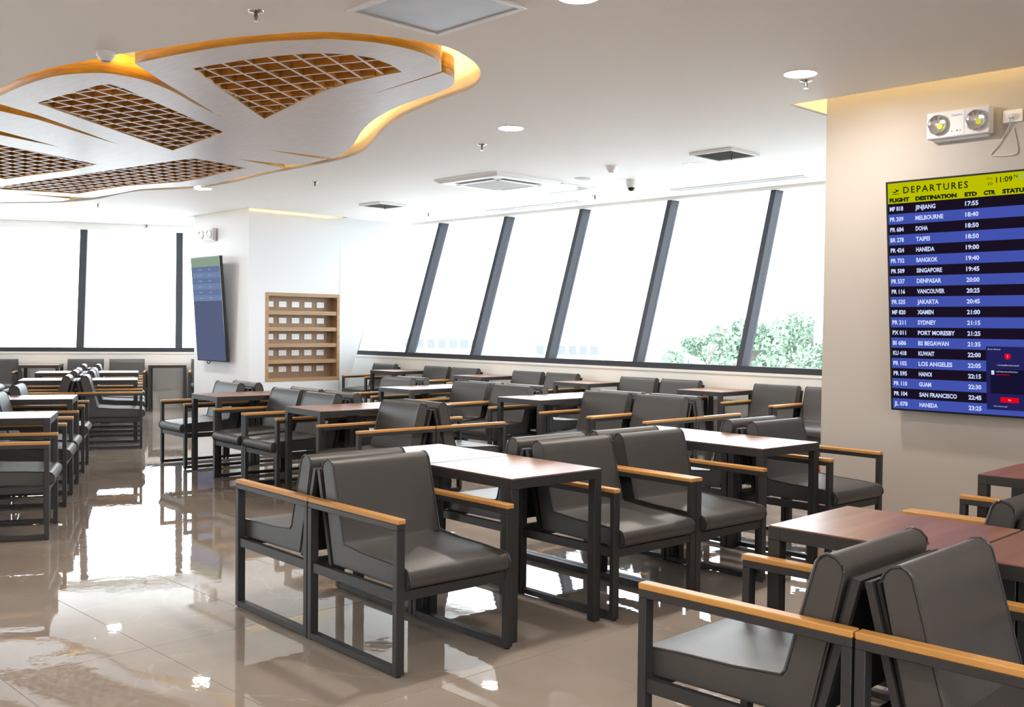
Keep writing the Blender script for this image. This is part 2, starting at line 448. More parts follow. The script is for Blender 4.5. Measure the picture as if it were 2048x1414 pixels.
# the part of the flower left of the frame
hole += [tail0 + Vector((-1.1, -1.0)), tail0 + Vector((-1.9, -2.6)), tail0 + Vector((-2.0, -4.6)), tail1 + Vector((-2.2, -1.2)), tail1 + Vector((-1.2, -.75)), tail1 + Vector((-.5, -.32))]
RS = [Vector((1.55, -3.03)), Vector((12.2, -3.03)), Vector((12.2, -1.2)), Vector((1.55, -1.2))]
PS = [Vector((-9.50, -2.24)), Vector((-7.61, -2.24)), Vector((-7.61, -.5)), Vector((-9.50, -.5))]
def grow(poly, d):
    n = len(poly); out = []
    for i in range(n):
        a, b, c = poly[i - 1], poly[i], poly[(i + 1) % n]
        n1 = Vector((-(b - a).y, (b - a).x)).normalized(); n2 = Vector((-(c - b).y, (c - b).x)).normalized()
        m = (n1 + n2); m = m / max(.35, m.length_squared) * 2 * .5 * 2 if m.length > 1e-6 else n1
        m = (n1 + n2).normalized() * (d / max(.4, (n1 + n2).normalized().dot(n1)))
        out.append(b + m)
    return out
roof = grow(hull, .80)
ceil = struct('ceiling', filled('ceiling', [roof, hole, RS, PS], HC, HC + .03), 'ceilpaint')
# recess liner and lid, slot lids
bm = bmesh.new()
lo = [bm.verts.new((p.x, p.y, HC + .0005)) for p in hole]; hi = [bm.verts.new((p.x, p.y, HC + .30)) for p in hole]
for i in range(len(lo)): bm.faces.new((lo[i], lo[(i + 1) % len(lo)], hi[(i + 1) % len(lo)], hi[i]))
bmesh.ops.recalc_face_normals(bm, faces=bm.faces)
for f in bm.faces: f.smooth = True
obj('recess_wall', mesh_of(bm, 'recess_wall'), 'bulk', ceil)
obj('recess_lid', filled('recess_lid', [roof], HC + .30, HC + .36), 'bulk', ceil)
def led(name, pts, cyc=False, r=.008, parent=None): return obj(name, tube(name, [(p[0], p[1], p[2]) for p in pts], r, 5, cyc), 'led', parent)
for seg in ([(1.54, -3.10, HC + .26), (12.0, -3.10, HC + .26)], [(1.765, -2.85, HC + .25), (1.765, -1.25, HC + .25)]):
    obj('cove_led_strip', tube('cove_led_strip', seg, .008, 5), 'led_cove', ceil)
obj('cove_liner', boxes('cove_liner', [(1.50, 12.3, -3.14, -3.12, HC + .03, HC + .30), (1.50, 1.52, -3.12, -1.2, HC + .03, HC + .30)]), 'bulk', ceil)
obj('cove_liner', boxes('cove_liner', [(-9.5, -7.52, -2.35, -2.33, HC + .03, HC + .30), (-7.54, -7.52, -2.33, -.5, HC + .03, HC + .30)]), 'bulk', ceil)
for seg in ([(-7.56, -2.31, HC + .26), (-9.4, -2.31, HC + .26)], [(-7.56, -2.28, HC + .26), (-7.56, -.6, HC + .26)]):
    obj('cove_led_strip', tube('cove_led_strip', seg, .004, 5), 'led_cove', ceil)
obj('cove_liner', boxes('cove_liner', [(-9.5, -7.52, -2.35, -2.33, HC + .03, HC + .30), (-7.54, -7.52, -2.33, -.5, HC + .03, HC + .30)]), 'bulk', ceil)
led('cove_led_strip', [(-7.57, -2.28, HC + .05), (-7.57, -.6, HC + .05)], parent=ceil, r=.004)

# ------------------------------------------------------------------ flower panel
flower = thing('ceiling_flower_panel', 'flower shaped pale timber ceiling panel with lattice openings and glowing edges', 'ceiling panel')
near1 = [(270, 127), (360, 108), (451, 93), (542, 82.7), (632, 78.8), (663, 78.2), (754, 85.7), (829, 101), (872, 119), (882, 132.7), (883, 143)]
right1 = [(886, 144.5), (905, 154), (908.6, 163), (902, 173.5), (874.7, 185.6), (829, 200.8), (783.9, 219), (747.5, 240), (723.3, 262.8), (708, 287), (688.5, 305), (667, 316)]
far1 = [(570, 336.5), (492, 352), (425, 368.5), (383, 372.5), (287, 378), (246, 385), (191, 394.4), (176, 395.3)]
far2 = [(141, 397.5), (123, 402.4), (60, 404), (0, 404.6)]
near2 = [(-22, 203), (0, 192), (50, 170), (107, 153), (160, 147), (204, 146), (233, 149), (277, 157.6), (306.5, 166.4), (350, 185.5), (394, 210), (447, 235)]
slit_a = [(438, 232), (379.7, 195.7), (321, 160.6), (275, 131)]
out_ = []
out_ += spl(px(near2), 3)
out_ += px(slit_a)
out_ += spl(px(near1), 3)
out_ += px([(752, 185.6), (752.5, 186.2)])
out_ += spl(px(right1), 3)
out_ += px([(600, 308), (529.5, 299), (600, 310.5), (655, 319), (596, 330.5), (540, 325.5), (475, 318), (540, 330)])
out_ += spl(px(far1), 3)
out_ += px([(100, 391.5), (27, 385.6), (85, 391.8)])
out_ += spl(px(far2), 2)
e0 = out_[-1]
out_ += [e0 + Vector((-.95, -1.05)), e0 + Vector((-1.65, -2.6)), e0 + Vector((-1.7, -4.2))]
out_ += px([(0, 270), (117, 293.5), (0, 262)]); q0 = out_[-1]
out_ += [q0 + Vector((-1.5, -.7)), q0 + Vector((-1.5, -1.2))]
out_ += px([(0, 222), (75, 239), (150, 262.5), (237, 289), (150, 257), (75, 230), (0, 208)])
lat_px = [
    ([(383, 137.5), (440, 128), (500, 118.5), (560, 111.5), (610, 107.5), (650, 106.8), (700, 109), (745, 116), (780, 129), (804, 144), (760, 152), (710, 164), (660, 178), (600, 203), (528.5, 237.5)], 0),
    ([(74, 206), (110, 195), (165, 180), (195, 171), (219, 168.5), (245, 176), (450, 265.5), (400, 282), (345, 301)], 1),
    ([(-140, 318), (-60, 300), (0, 289), (40, 297), (195, 329), (140, 341), (60, 351), (10, 358.5)], 2),
    ([(-40, 376.5), (0, 373.5), (120, 355), (375, 318), (390, 317.5), (440, 326), (494, 336.5), (440, 347), (405, 357), (360, 364), (250, 372), (200, 380), (155, 387.5), (60, 382)], 3)]
lats = [px(l) for l, k in lat_px]
pme = filled('panel', [out_] + lats, HC, HC + .14)
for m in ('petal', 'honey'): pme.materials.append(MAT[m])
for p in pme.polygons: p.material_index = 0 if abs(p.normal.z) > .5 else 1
obj('panel', pme, None, flower)
led_px = [(300, 125), (451, 98), (632, 84), (754, 92), (850, 115), (865, 135), (885, 158), (870, 178), (780, 213), (730, 245), (695, 285), (668, 308)]
led('led_strip', [(p.x, p.y, HC + .155) for p in spl(px(led_px), 2)], parent=flower)
led('led_strip', [(p.x, p.y, HC + .155) for p in spl(px([(560, 334), (492, 348), (425, 365), (300, 374), (200, 388)]), 2)], parent=flower)
led('led_strip', [(p.x, p.y, HC + .155) for p in spl(px([(0, 198), (60, 175), (120, 158), (200, 152), (280, 165), (340, 188)]), 2)], parent=flower)
led('led_strip', [(p.x, p.y, HC + .155) for p in px([(430, 225), (380, 192), (320, 158), (285, 135)])], parent=flower)
led('led_strip', [(p.x, p.y, HC + .155) for p in px([(640, 315), (560, 303)])], parent=flower)
for l_ in ([(560, 331), (490, 321)], [(200, 270), (130, 245), (60, 222), (0, 204)], [(215, 288), (140, 265), (70, 244), (0, 228)], [(100, 284), (50, 270), (0, 258)], [(90, 296), (40, 284), (0, 277)],
           [(262, 135), (255, 148), (235, 150)], [(120, 400), (60, 402), (0, 403)]):
    led('led_strip', [(p.x, p.y, HC + .155) for p in px(l_)], parent=flower)
for l_ in ([(540, 242), (620, 205), (700, 172), (800, 148)],):
    led('led_strip', [(p.x, p.y, HC + .155) for p in px(l_)], parent=flower)
# lattices: crossing slats clipped to each opening
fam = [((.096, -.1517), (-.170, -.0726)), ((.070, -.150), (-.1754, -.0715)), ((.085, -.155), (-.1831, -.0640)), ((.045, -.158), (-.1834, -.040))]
def clip_line(poly, p, d):
    ts = []
    n = len(poly)
    for i in range(n):
        a, b = poly[i], poly[(i + 1) % n]; e = b - a
        den = d.x * e.y - d.y * e.x
        if abs(den) < 1e-9: continue
        w_ = a - p; t = (w_.x * e.y - w_.y * e.x) / den; u = (w_.x * d.y - w_.y * d.x) / den
        if 0 <= u < 1: ts.append(t)
    ts.sort(); return list(zip(ts[::2], ts[1::2]))
for poly, (l_, k_) in zip(lats, lat_px):
    o0 = sum(poly, Vector((0, 0))) / len(poly)
    f = [Vector((-a, -b)) for a, b in fam[k_]]       # (s,t) -> (X,Y)
    for d, e in ((f[0], f[1]), (f[1], f[0])):
        dn = d.normalized()
        for i in range(-30, 31):
            for t0, t1 in clip_line(poly, o0 + e * (i + .35), dn):
                if t1 - t0 < .06: continue
                L = t1 - t0; c = o0 + e * (i + .35) + dn * (t0 + t1) / 2
                zz = HC + (.006 if d is f[0] else .008)
                me = box('slat', -L / 2, L / 2, -.010, .010, 0, .11)
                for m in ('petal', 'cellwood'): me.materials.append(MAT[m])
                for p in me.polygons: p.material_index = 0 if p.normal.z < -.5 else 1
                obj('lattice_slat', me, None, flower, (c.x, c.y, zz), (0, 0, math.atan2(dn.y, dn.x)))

# ------------------------------------------------------------------ chairs and tables
CW, CD, GAP, TW, TD = .6207, .684, .6333, .573, .630
hx = CW / 2 - .0025
P_chair = []       # (name, mesh, mat, location, [subparts])
leg_me = box('leg', -.02, .02, -.0145, .0145, .008, .588, .002)
foot_me = lathe('foot', [(0, 0), (.012, 0), (.012, .009), (0, .009)], 10)
rail_me = box('floor_rail', -.02, .02, .029, CD - .029, .008, .034, .002)
arail_me = box('arm_rail', -.02, .02, 0, CD, .588, .612, .002)
arm_me = box('armrest', -.021, .021, -.001, CD + .002, .612, .632, .003)
sf_me = boxes('seat_frame', [(-hx + .008, -hx + .034, .029, CD - .029, .302, .345), (hx - .034, hx - .008, .029, CD - .029, .302, .345),
                             (-hx + .034, hx - .034, CD - .034, CD - .006, .302, .343), (-hx + .034, hx - .034, .04, .066, .302, .343)], .0015)
def slope_bar(x0, x1): return prism_x('back_bar', [(.002, .752), (.022, .757), (.128, .345), (.107, .345)], x0, x1, 0, sm=False)
bb_me = slope_bar(-.011, .011)
bt_me = prism_x('back_top_rail', [(.002, .752), (.022, .757), (.029, .728), (.009, .723)], -hx + .068, hx - .068, 0, sm=False)
bd_me = prism_x('back_board', [(.027, .752), (.036, .754), (.137, .36), (.128, .358)], -hx + .06, hx - .06, 0, sm=False)
def arc(cx, cz, r, a0, a1, n): return [(cx + r * math.cos(math.radians(a0 + (a1 - a0) * i / n)), cz + r * math.sin(math.radians(a0 + (a1 - a0) * i / n))) for i in range(n + 1)]
seat_prof = [(.1380, .3520), (.40, .348), (.672, .347)] + arc(.672, .389, .042, -90, 75, 7) + [(.55, .438), (.38, .443), (.2260, .4560)]
back_prof = [(.138, .352), (.226, .456), (.214, .47), (.176, .61), (.139, .745), (.128, .782), (.114, .800), (.096, .808), (.070, .802), (.052, .785), (.046, .765), (.09, .56)]
seat_me = prism_x('seat_cushion', seat_prof, -hx + .046, hx - .046, .006, keep=(len(seat_prof) - 1,))
back_me = prism_x('back_cushion', back_prof, -hx + .046, hx - .046, .006, keep=(0,))
def pipe_me(prof, x): return tube('piping', [(x, y, z) for y, z in prof], .0042, 5)
sp_me = [('piping', pipe_me(seat_prof[3:], x), 'piping') for x in (-hx + .046, hx - .046)]
bp_me = [('piping', pipe_me(back_prof[1:11], x), 'piping') for x in (-hx + .046, hx - .046)]
for sx in (-1, 1):
    for y in (.0145, CD - .0145): P_chair.append(('leg', leg_me, 'steel', (sx * (hx - .02), y, 0), [('foot', foot_me, 'rubber')]))
    P_chair.append(('floor_rail', rail_me, 'steel', (sx * (hx - .02), 0, 0), []))
    P_chair.append(('arm_rail', arail_me, 'steel', (sx * (hx - .02), 0, 0), []))
    P_chair.append(('armrest', arm_me, 'armwood', (sx * (hx - .021), 0, 0), []))
    P_chair.append(('back_bar', bb_me, 'steel', (sx * (hx - .056), 0, 0), []))
P_chair += [('seat_frame', sf_me, 'steel', (0, 0, 0), []), ('back_top_rail', bt_me, 'steel', (0, 0, 0), []), ('back_board', bd_me, 'board', (0, 0, 0), []),
            ('seat_cushion', seat_me, 'leather', (0, 0, 0), sp_me), ('back_cushion', back_me, 'leather', (0, 0, 0), bp_me)]
def chair(p, rz, label, group):
    t = thing('armchair', label, 'chair', (p.x, p.y, 0), rz, group)
    for n, me, m, l, subs in P_chair:
        o = obj(n, me, m, t, l)
        for sn, sme, sm_ in subs: obj(sn, sme, sm_, o)
    return t
tl_me = box('leg', -.0225, .0225, -.0225, .0225, 0, .682, .002)
ap_me = boxes('apron', [(-TW / 2, TW / 2, 0, .045, .682, .726), (-TW / 2, TW / 2, TD - .045, TD, .682, .726), (-TW / 2, -TW / 2 + .045, .045, TD - .045, .682, .726), (TW / 2 - .045, TW / 2, .045, TD - .045, .682, .726)], .0015)
tt_me = box('tabletop', -TW / 2 + .002, TW / 2 - .002, .002, TD - .002, .716, .730, .001)
def table(p, rz, label, group):
    t = thing('side_table', label, 'table', (p.x, p.y, 0), rz, group)
    obj('tabletop', tt_me, 'tablewood', t); obj('apron', ap_me, 'steel', t)
    for sx in (-1, 1):
        for y in (.0225, TD - .0225): obj('leg', tl_me, 'steel', t, (sx * (TW / 2 - .0225), y, 0))
ORD = ['first', 'second', 'third', 'fourth', 'fifth', 'sixth', 'seventh', 'eighth', 'ninth', 'tenth']
def seat_row(seq, x, y, ang, sg, s0, sides, where, frm, sidename, gap=.004):
    """sides: +1 faces the et direction, -1 the other way"""
    es = Vector((math.cos(ang), math.sin(ang))); et = Vector((-es.y, es.x)) * sg
    O = Vector((x, y))
    for sd in sides:
        s = s0; ci = ti = 0
        for ch in seq:
            wdt = CW if ch == 'C' else GAP
            q = O + es * (s + wdt / 2) + et * sd * gap
            f = et * sd
            p = plan(q.x, q.y); fp = Vector((f.dot(AX), f.dot(AY)))
            rz = math.atan2(fp.y, fp.x) - PI / 2
            if ch == 'C':
                chair(p, rz, '%s charcoal armchair from %s%s, %s' % (ORD[ci], frm, sidename[sd], where), 'armchairs in ' + where); ci += 1
            elif ch == 'T':
                table(p, rz, '%s brown side table from %s%s, %s' % (ORD[ti], frm, sidename[sd], where), 'tables in ' + where); ti += 1
            s += wdt
rd = math.radians
seat_row('CTCCTC', -.9029, 4.567, rd(41.52), -1, 0, (1, -1), 'centre foreground double row', 'left', {1: ' facing camera', -1: ' facing away'})
seat_row('CTCCTC', .8762, 2.6159, rd(45.33), -1, 0, (1, -1), 'right foreground double row', 'front', {1: ' facing right', -1: ' facing left'})
seat_row('CTCCTC', -.5696, 7.8653, rd(129.96), 1, 0, (1, -1), 'double row ending at shelf pillar', 'near end', {1: ' facing left', -1: ' facing right'})
seat_row('CCTCCTC', 1.6026, 8.9286, rd(134.1), 1, 0, (1, -1), 'double row before window seats', 'near end', {1: ' facing left', -1: ' facing right'})
seat_row('CCTCCTCCTCCTC', 3.1175, 10.8725, rd(134.1), 1, -CW, (1,), 'single row under slanted windows', 'right', {1: ''})
seat_row('CTCCTC', -4.7415, 11.2216, rd(109.6), -1, 0, (1, -1), 'double row far left', 'near end', {1: ' facing right', -1: ' facing left'})
seat_row('CTCCTC', -3.6013, 6.3622, rd(108.64), -1, 0, (1, -1), 'double row left foreground', 'near end', {1: ' facing right', -1: ' facing left'})
q = BL - nw * .055
seat_row('CCTCCTC', q.x, q.y, EW, -1, -3.13, (1,), 'single row under far left windows', 'left', {1: ''})

# ------------------------------------------------------------------ wall screens
def screen(name, label, loc, rz, tilt, Wd, Ht, lit):
    t = thing(name, label, 'screen', loc, rot=(tilt, 0, rz))
    obj('housing', box('housing', -Wd / 2, Wd / 2, -.045, 0, 0, Ht, .003), 'tvback', t)
    b = .012
    obj('bezel', boxes('bezel', [(-Wd / 2, -Wd / 2 + b, -.05, -.044, 0, Ht), (Wd / 2 - b, Wd / 2, -.05, -.044, 0, Ht), (-Wd / 2 + b, Wd / 2 - b, -.05, -.044, 0, b), (-Wd / 2 + b, Wd / 2 - b, -.05, -.044, Ht - b, Ht)]), 'bezel', t)
    obj('wall_bracket', boxes('bracket', [(-.2, .2, .0, .05, Ht * .30, Ht * .36), (-.2, .2, .0, .05, Ht * .62, Ht * .68)]), 'tvback', t)
    x0, x1, z0, z1 = -Wd / 2 + b, Wd / 2 - b, b, Ht - b
    sw, sh = x1 - x0, z1 - z0
    y = -.0465
    def pane(nm, u0, u1, v0, v1, mat, dy=0.0):       # u in metres from left, v fraction from top
        return obj(nm, box(nm, x0 + u0, x0 + u1, y - dy - .0004, y - dy + .0002, z1 - v1 * sh, z1 - v0 * sh), mat, t)
    def txt(s, u, v, cap, mat, width=None, bold=0.0, dy=.0012, spc=1.0):
        me = text_mesh(s, cap / .70, bold, spc)
        xs = [v_.co.x for v_ in me.vertices]
        if not xs: return
        k = (width / (max(xs) - min(xs))) if width else 1.0
        for v_ in me.vertices:
            X_, Y_ = (v_.co.x - min(xs)) * k, v_.co.y
            v_.co = (x0 + u + X_, y - dy, z1 - v * sh + Y_)
        obj('screen_text', me, mat, t)
    hh = .089; rh = (1 - hh) / 20
    if lit:
        pane('screen_header', 0, sw, 0, hh, 'scr_head')
        for i in range(20): pane('screen_row', 0, sw, hh + i * rh, hh + (i + 1) * rh, 'scr_blue' if i % 2 else 'scr_dark')
        txt('DEPARTURES', .107, .047, .042, 'scr_black', .426, .0010, spc=1.28)
        # plane pictogram over a line
        me = bpy.data.meshes.new('pictogram')
        pl = [(-.020, .000), (-.016, .004), (-.010, -.001), (.004, .006), (-.008, .018), (-.003, .018), (.014, .010), (.020, .012), (.024, .009), (.018, .004), (-.008, -.008), (-.014, -.007)]
        vs = [(x0 + .055 + a, y - .0012, z1 - .038 * sh + b_) for a, b_ in pl] + [(x0 + .032, y - .0012, z1 - .049 * sh), (x0 + .078, y - .0012, z1 - .049 * sh), (x0 + .078, y - .0012, z1 - .0465 * sh), (x0 + .032, y - .0012, z1 - .0465 * sh)]
        me.from_pydata(vs, [], [list(range(12)), [12, 13, 14, 15]]); obj('screen_pictogram', me, 'scr_black', t)
        txt('Oct', .648, .021, .013, 'scr_black', .036); txt('20', .652, .044, .018, 'scr_black', .032)
        txt('11:09', .705, .036, .033, 'scr_black', .098, .0008)
        txt('N', .812, .024, .022, 'scr_black', .022); txt('AIA', .838, .024, .022, 'scr_teal', .060)
        pane('screen_line', .826, sw - .002, .030, .0318, 'scr_teal', .0009)
        for s, u, wd in (('FLIGHT', .010, .138), ('DESTINATION', .188, .272), ('ETD', .510, .078), ('CTR', .628, .074), ('STATUS', .742, .150)):
            txt(s, u, .082, .024, 'scr_black', wd, .0024)
        rows = ['MF 818|JINJIANG|17:55', 'PR 209|MELBOURNE|18:40', 'PR 684|DOHA|18:50', 'BR 278|TAIPEI|18:50', 'PR 424|HANEDA|19:00', 'PR 732|BANGKOK|19:40', 'PR 509|SINGAPORE|19:45',
                'PR 537|DENPASAR|20:00', 'PR 116|VANCOUVER|20:25', 'PR 535|JAKARTA|20:45', 'MF 820|XIAMEN|21:00', 'PR 211|SYDNEY|21:15', 'PX 011|PORT MORESBY|21:25', 'BI 686|BS BEGAWAN|21:35',
                'KU 418|KUWAIT|22:00', 'PR 102|LOS ANGELES|22:05', 'PR 595|HANOI|22:15', 'PR 110|GUAM|22:30', 'PR 104|SAN FRANCISCO|22:45', 'JL 078|HANEDA|23:25']
        for i, r in enumerate(rows):
            fl, de, tm = r.split('|'); v = hh + (i + .70) * rh
            txt(fl, .010, v, .0275, 'scr_white', .094, .0013); txt(de, .186, v, .0275, 'scr_white', .0205 * len(de.replace('I', '')) + .006 * de.count('I'), .0013); txt(tm, .512, v, .0275, 'scr_white', .083, .0013)
        pu = .628
        pane('popup_window', pu, sw, .712, .978, 'scr_navy', .0020)
        txt('Driver Booster', pu + .012, .726, .009, 'scr_white', .080, 0, .003)
        me = lathe('popup_badge', [(0, 0), (.019, 0), (.019, .0006), (0, .0006)], 20)
        obj('popup_badge', me, 'scr_red', t, (x0 + pu + .132, y - .0022, z1 - .752 * sh), (PI / 2, 0, 0))
        txt('!', pu + .1295, .758, .018, 'scr_white', .005, 0, .004)
        txt('1 incompatible drivers found!', pu + .070, .792, .010, 'scr_white', .130, 0, .003)
        pane('popup_panel', pu + .026, sw, .808, .910, 'scr_navy_deep', .0030)
        pane('popup_file_icon', pu + .032, pu + .050, .812, .830, 'scr_white', .0040)
        txt('Intel Graphics Kernel Mode Driver', pu + .062, .819, .009, 'scr_white', .132, 0, .004)
        txt('Driver problem/error', pu + .062, .831, .008, 'scr_red', .085, 0, .004)
        pane('popup_button', pu + .086, pu + .196, .924, .945, 'scr_red', .0030)
        txt('Fix', pu + .134, .938, .011, 'scr_white', .018, 0, .004)
        txt("Don't remind me again", pu + .045, .965, .008, 'scr_white', .083, 0, .003)
    else:
        pane('screen_panel', 0, sw, .42, 1, 'scr_blank_glare')
        pane('screen_header', 0, sw, 0, hh, 'scr_dimhead')
        rr = (.42 - hh) / 6
        for i in range(6):
            pane('screen_row', 0, sw, hh + i * rr, hh + (i + 1) * rr, 'scr_dimblue' if i % 2 else 'scr_dimblue_dark')
            txt('PR 000'[:2] + '', .03, hh + (i + .62) * rr, .018, 'scr_dimtext', .05); pane('screen_text_bar', .18, .30, hh + (i + .42) * rr, hh + (i + .60) * rr, 'scr_dimtext', .0008); pane('screen_text_bar', .50, .58, hh + (i + .42) * rr, hh + (i + .60) * rr, 'scr_dimtext', .0008)
        obj('cable', tube('cable', [(-.2, -.02, 0), (-.19, -.03, -.03), (-.15, -.03, -.045), (-.11, -.03, -.035), (-.10, -.02, 0)], .007), 'darkgap', t)
    # cover glass of the panel
    return t
screen('departures_screen', 'tall lit departures board screen on cream wall', (2.365 + .465, RY - .055, .862), 0, rd(5.5), .930, 1.545, True)
screen('departures_screen', 'tall dim departures screen on white corner pillar', (-(9.088 + 8.183) / 2 + .02, PY - .055, .835), 0, rd(4.5), .885, 1.56, False)

# ------------------------------------------------------------------ emergency lights, outlet, cable
def emergency(label, loc, cable=False):
    t = thing('emergency_light', label, 'emergency light', loc)
    obj('body', box('body', -.205, .205, -.07, 0, -.088, .088, .006), 'palemauve', t)
    obj('base', box('base', -.18, .18, -.022, .012, -.105, .07, .004), 'whiteplastic', t)
    obj('status_panel', box('status_panel', -.055, .045, -.0725, -.069, -.078, .078, .001), 'whiteplastic', t)
    for k, dx in enumerate((-.035, 0, .02)): obj('button', box('button', dx - .004, dx + .004, -.075, -.072, -.055, -.047), 'darkgap' if k == 1 else 'slotgrey', t)
    me = text_mesh('Camelite', .020); xs = [v.co.x for v in me.vertices]
    for v in me.vertices: v.co = (v.co.x - max(xs) / 2 - .005, -.0728, v.co.y + .045)
    obj('maker_text', me, 'scr_blue', t)
    for x in (-.125, .125):
        L = obj('lamp', lathe('lamp', [(.066, -.022), (.066, .0), (.059, .004), (.053, -.003), (.03, -.013), (0, -.017)], 24), 'reflector', t, (x, -.092, 0), (PI / 2, 0, 0))
        obj('led_chip', lathe('chip', [(0, 0), (.019, 0), (.019, .004), (0, .004)], 12), 'ledchip', L, (.016, -.012, -.011))
    return t
emergency('twin lamp emergency light above the lit departures screen', (2.765, RY - .012, 2.765))
emergency('twin lamp emergency light high on white corner pillar', (-8.86, PY - .012, 2.74))
t = thing('wall_outlet', 'white wall outlet with plug right of emergency light', 'outlet', (3.085, RY, 2.775))
obj('plate', box('plate', -.06, .06, -.012, 0, -.04, .04, .003), 'whiteplastic', t); obj('plug', box('plug', -.02, .015, -.045, -.012, -.015, .015, .004), 'whiteplastic', t)
pts = [(3.08, RY - .03, 2.77), (3.06, RY - .012, 2.70), (3.00, RY - .008, 2.60), (2.955, RY - .006, 2.545), (3.02, RY - .006, 2.53), (3.10, RY - .006, 2.53), (3.12, RY - .006, 2.56), (3.10, RY - .006, 2.66), (3.09, RY - .006, 2.70)]
pts = [Vector(p) for p in pts]
tag(obj('power_cord', tube('power_cord', spl(pts, 5), .0035), 'cable'), 'thin pale cord looping below wall outlet', 'cord')

# ------------------------------------------------------------------ outlet shelf niche
t = thing('outlet_shelf', 'wooden wall niche with five rows of white outlets', 'shelf', (PX1, (NY0 + NY1) / 2, NZ0))
nwid, nh = NY1 - NY0, NZ1 - NZ0; fw = .052
e_ = .0015
for n, b in (('frame_side', (-ND + e_, .006, -nwid / 2 + e_, -nwid / 2 + fw, e_, nh - e_)), ('frame_side', (-ND + e_, .006, nwid / 2 - fw, nwid / 2 - e_, e_, nh - e_)),
             ('frame_top', (-ND + e_, .006, -nwid / 2 + fw, nwid / 2 - fw, nh - fw, nh - e_)), ('frame_bottom', (-ND + e_, .006, -nwid / 2 + fw, nwid / 2 - fw, e_, fw))):
    obj(n, box(n, *b, .001), 'nichewood', t)
obj('back_panel', box('back_panel', -ND + .002, -ND + .014, -nwid / 2 + fw, nwid / 2 - fw, fw, nh - fw), 'nicheback', t)
ih = (nh - 2 * fw); n5 = ih / 5
for k in range(1, 5):
    z = fw + k * n5
    obj('shelf', box('shelf', -ND + .014, -.004, -nwid / 2 + fw, nwid / 2 - fw, z - .030, z + .030, .001), 'nichewood', t)
op = box('outlet', 0, .010, -.066, .066, -.042, .042, .003); so = box('socket', .010, .0115, -.022, .022, -.024, .024); sl = boxes('slot', [(.0115, .0122, -.012, -.006, -.008, .008), (.0115, .0122, .006, .012, -.008, .008)])
for k in range(5):
    for j in range(5):
        o = obj('outlet', op, 'whiteplastic', t, (-ND + .014, -.50 + j * .222, fw + (k + .5) * n5 + .005))
        for dy in (-.03, .03):
            q = obj('socket', so, 'palemauve', o, (0, dy, 0)) if dy < 0 else obj('socket', so, 'palemauve', o, (0, dy, 0))

# fire extinguisher hung on the end of the cream pillar
t = thing('fire_extinguisher', 'red fire extinguisher standing beside the cream pillar edge', 'fire extinguisher', (RX - .085, -2.80, 0))
obj('cylinder', lathe('cylinder', [(0, 0), (.055, 0), (.062, .02), (.062, .32), (.050, .365), (.02, .38), (0, .38)], 20), 'red', t)
obj('neck', lathe('neck', [(.02, .37), (.030, .385), (.030, .415), (0, .415)], 14), 'tagyellow', t)
obj('hose', tube('hose', [(0, -.02, .41), (-.02, -.06, .40), (-.03, -.075, .3), (-.02, -.072, .15)], .010), 'darkgap', t)
obj('hang_tag', box('hang_tag', -.03, -.022, -.03, .03, .415, .56), 'tagyellow', t)

# ------------------------------------------------------------------ ceiling fixtures
ring_me = lathe('trim_ring', [(.098, -.001), (.102, -.006), (.110, -.004), (.112, 0), (.098, 0)], 28); lens_me = lathe('lens', [(0, -.003), (.098, -.002), (.098, 0)], 28)
def downlight(p, label, group='round recessed ceiling lights'):
    t = thing('downlight', label, 'ceiling light', (p.x, p.y, HC), 0, group)
    obj('trim_ring', ring_me, 'whiteplastic', t); obj('lens', lens_me, 'lamp', t)
for (u, v), lb in (((1601, 147), 'round ceiling light nearest the cream pillar'), ((1022, 256), 'round ceiling light alone in middle of ceiling'), ((1387, 329), 'round ceiling light beside square vent near windows'),
                   ((990, 382), 'round ceiling light behind the air conditioner cassette'), ((406, 377), 'round ceiling light by far edge of flower panel'), ((229, 415), 'round ceiling light farthest left beyond flower panel'), ((1157, -7), 'round ceiling light cut by the top edge')):
    downlight(atz(u, v, HC), lb)
for x, y in ((-6.5, -2.5), (-3.2, -2.5), (0, -2.5), (2.6, -2.5), (-6.5, .8), (-3.2, .8), (0, .8), (2.6, 1.2), (-9.5, 1.5), (-9.5, 5), (-8.5, 9), (-6.4, 4.3), (5.6, 0.2), (-12, 9)):  # unseen lamps added to brighten the near part of the room
    downlight(plan(x, y), 'added unseen round ceiling light for fill, behind the viewer', 'added fill lights out of frame')
sp_parts = [('plate', lathe('plate', [(0, -.012), (.018, -.012), (.040, -.004), (.042, 0), (0, 0)], 20), 'chrome'), ('body', lathe('body', [(.009, -.010), (.011, -.03), (.007, -.045), (.004, -.052), (0, -.052)], 10), 'brass'), ('deflector', lathe('deflector', [(0, -.056), (.017, -.055), (.017, -.052), (0, -.052)], 14), 'chrome')]
for (u, v), lb in (((512, 22), 'chrome sprinkler head above the flower panel'), ((1612, 161), 'chrome sprinkler head beside light near cream pillar'), ((964, 289), 'chrome sprinkler head in middle of ceiling'), ((630, 364), 'chrome sprinkler head right of flower panel far edge'),
                   ((1190, 391), 'small sprinkler head near the window ceiling edge'), ((857, 426), 'small sprinkler head left of slot vent'), ((196, 408), 'sprinkler head beside the farthest left ceiling light'), ((293, 449), 'tiny sprinkler head by far left windows')):
    p = atz(u, v, HC); t = thing('sprinkler', lb, 'sprinkler', (p.x, p.y, HC), 0, 'ceiling sprinklers')
    for n, me, m in sp_parts: obj(n, me, m, t)
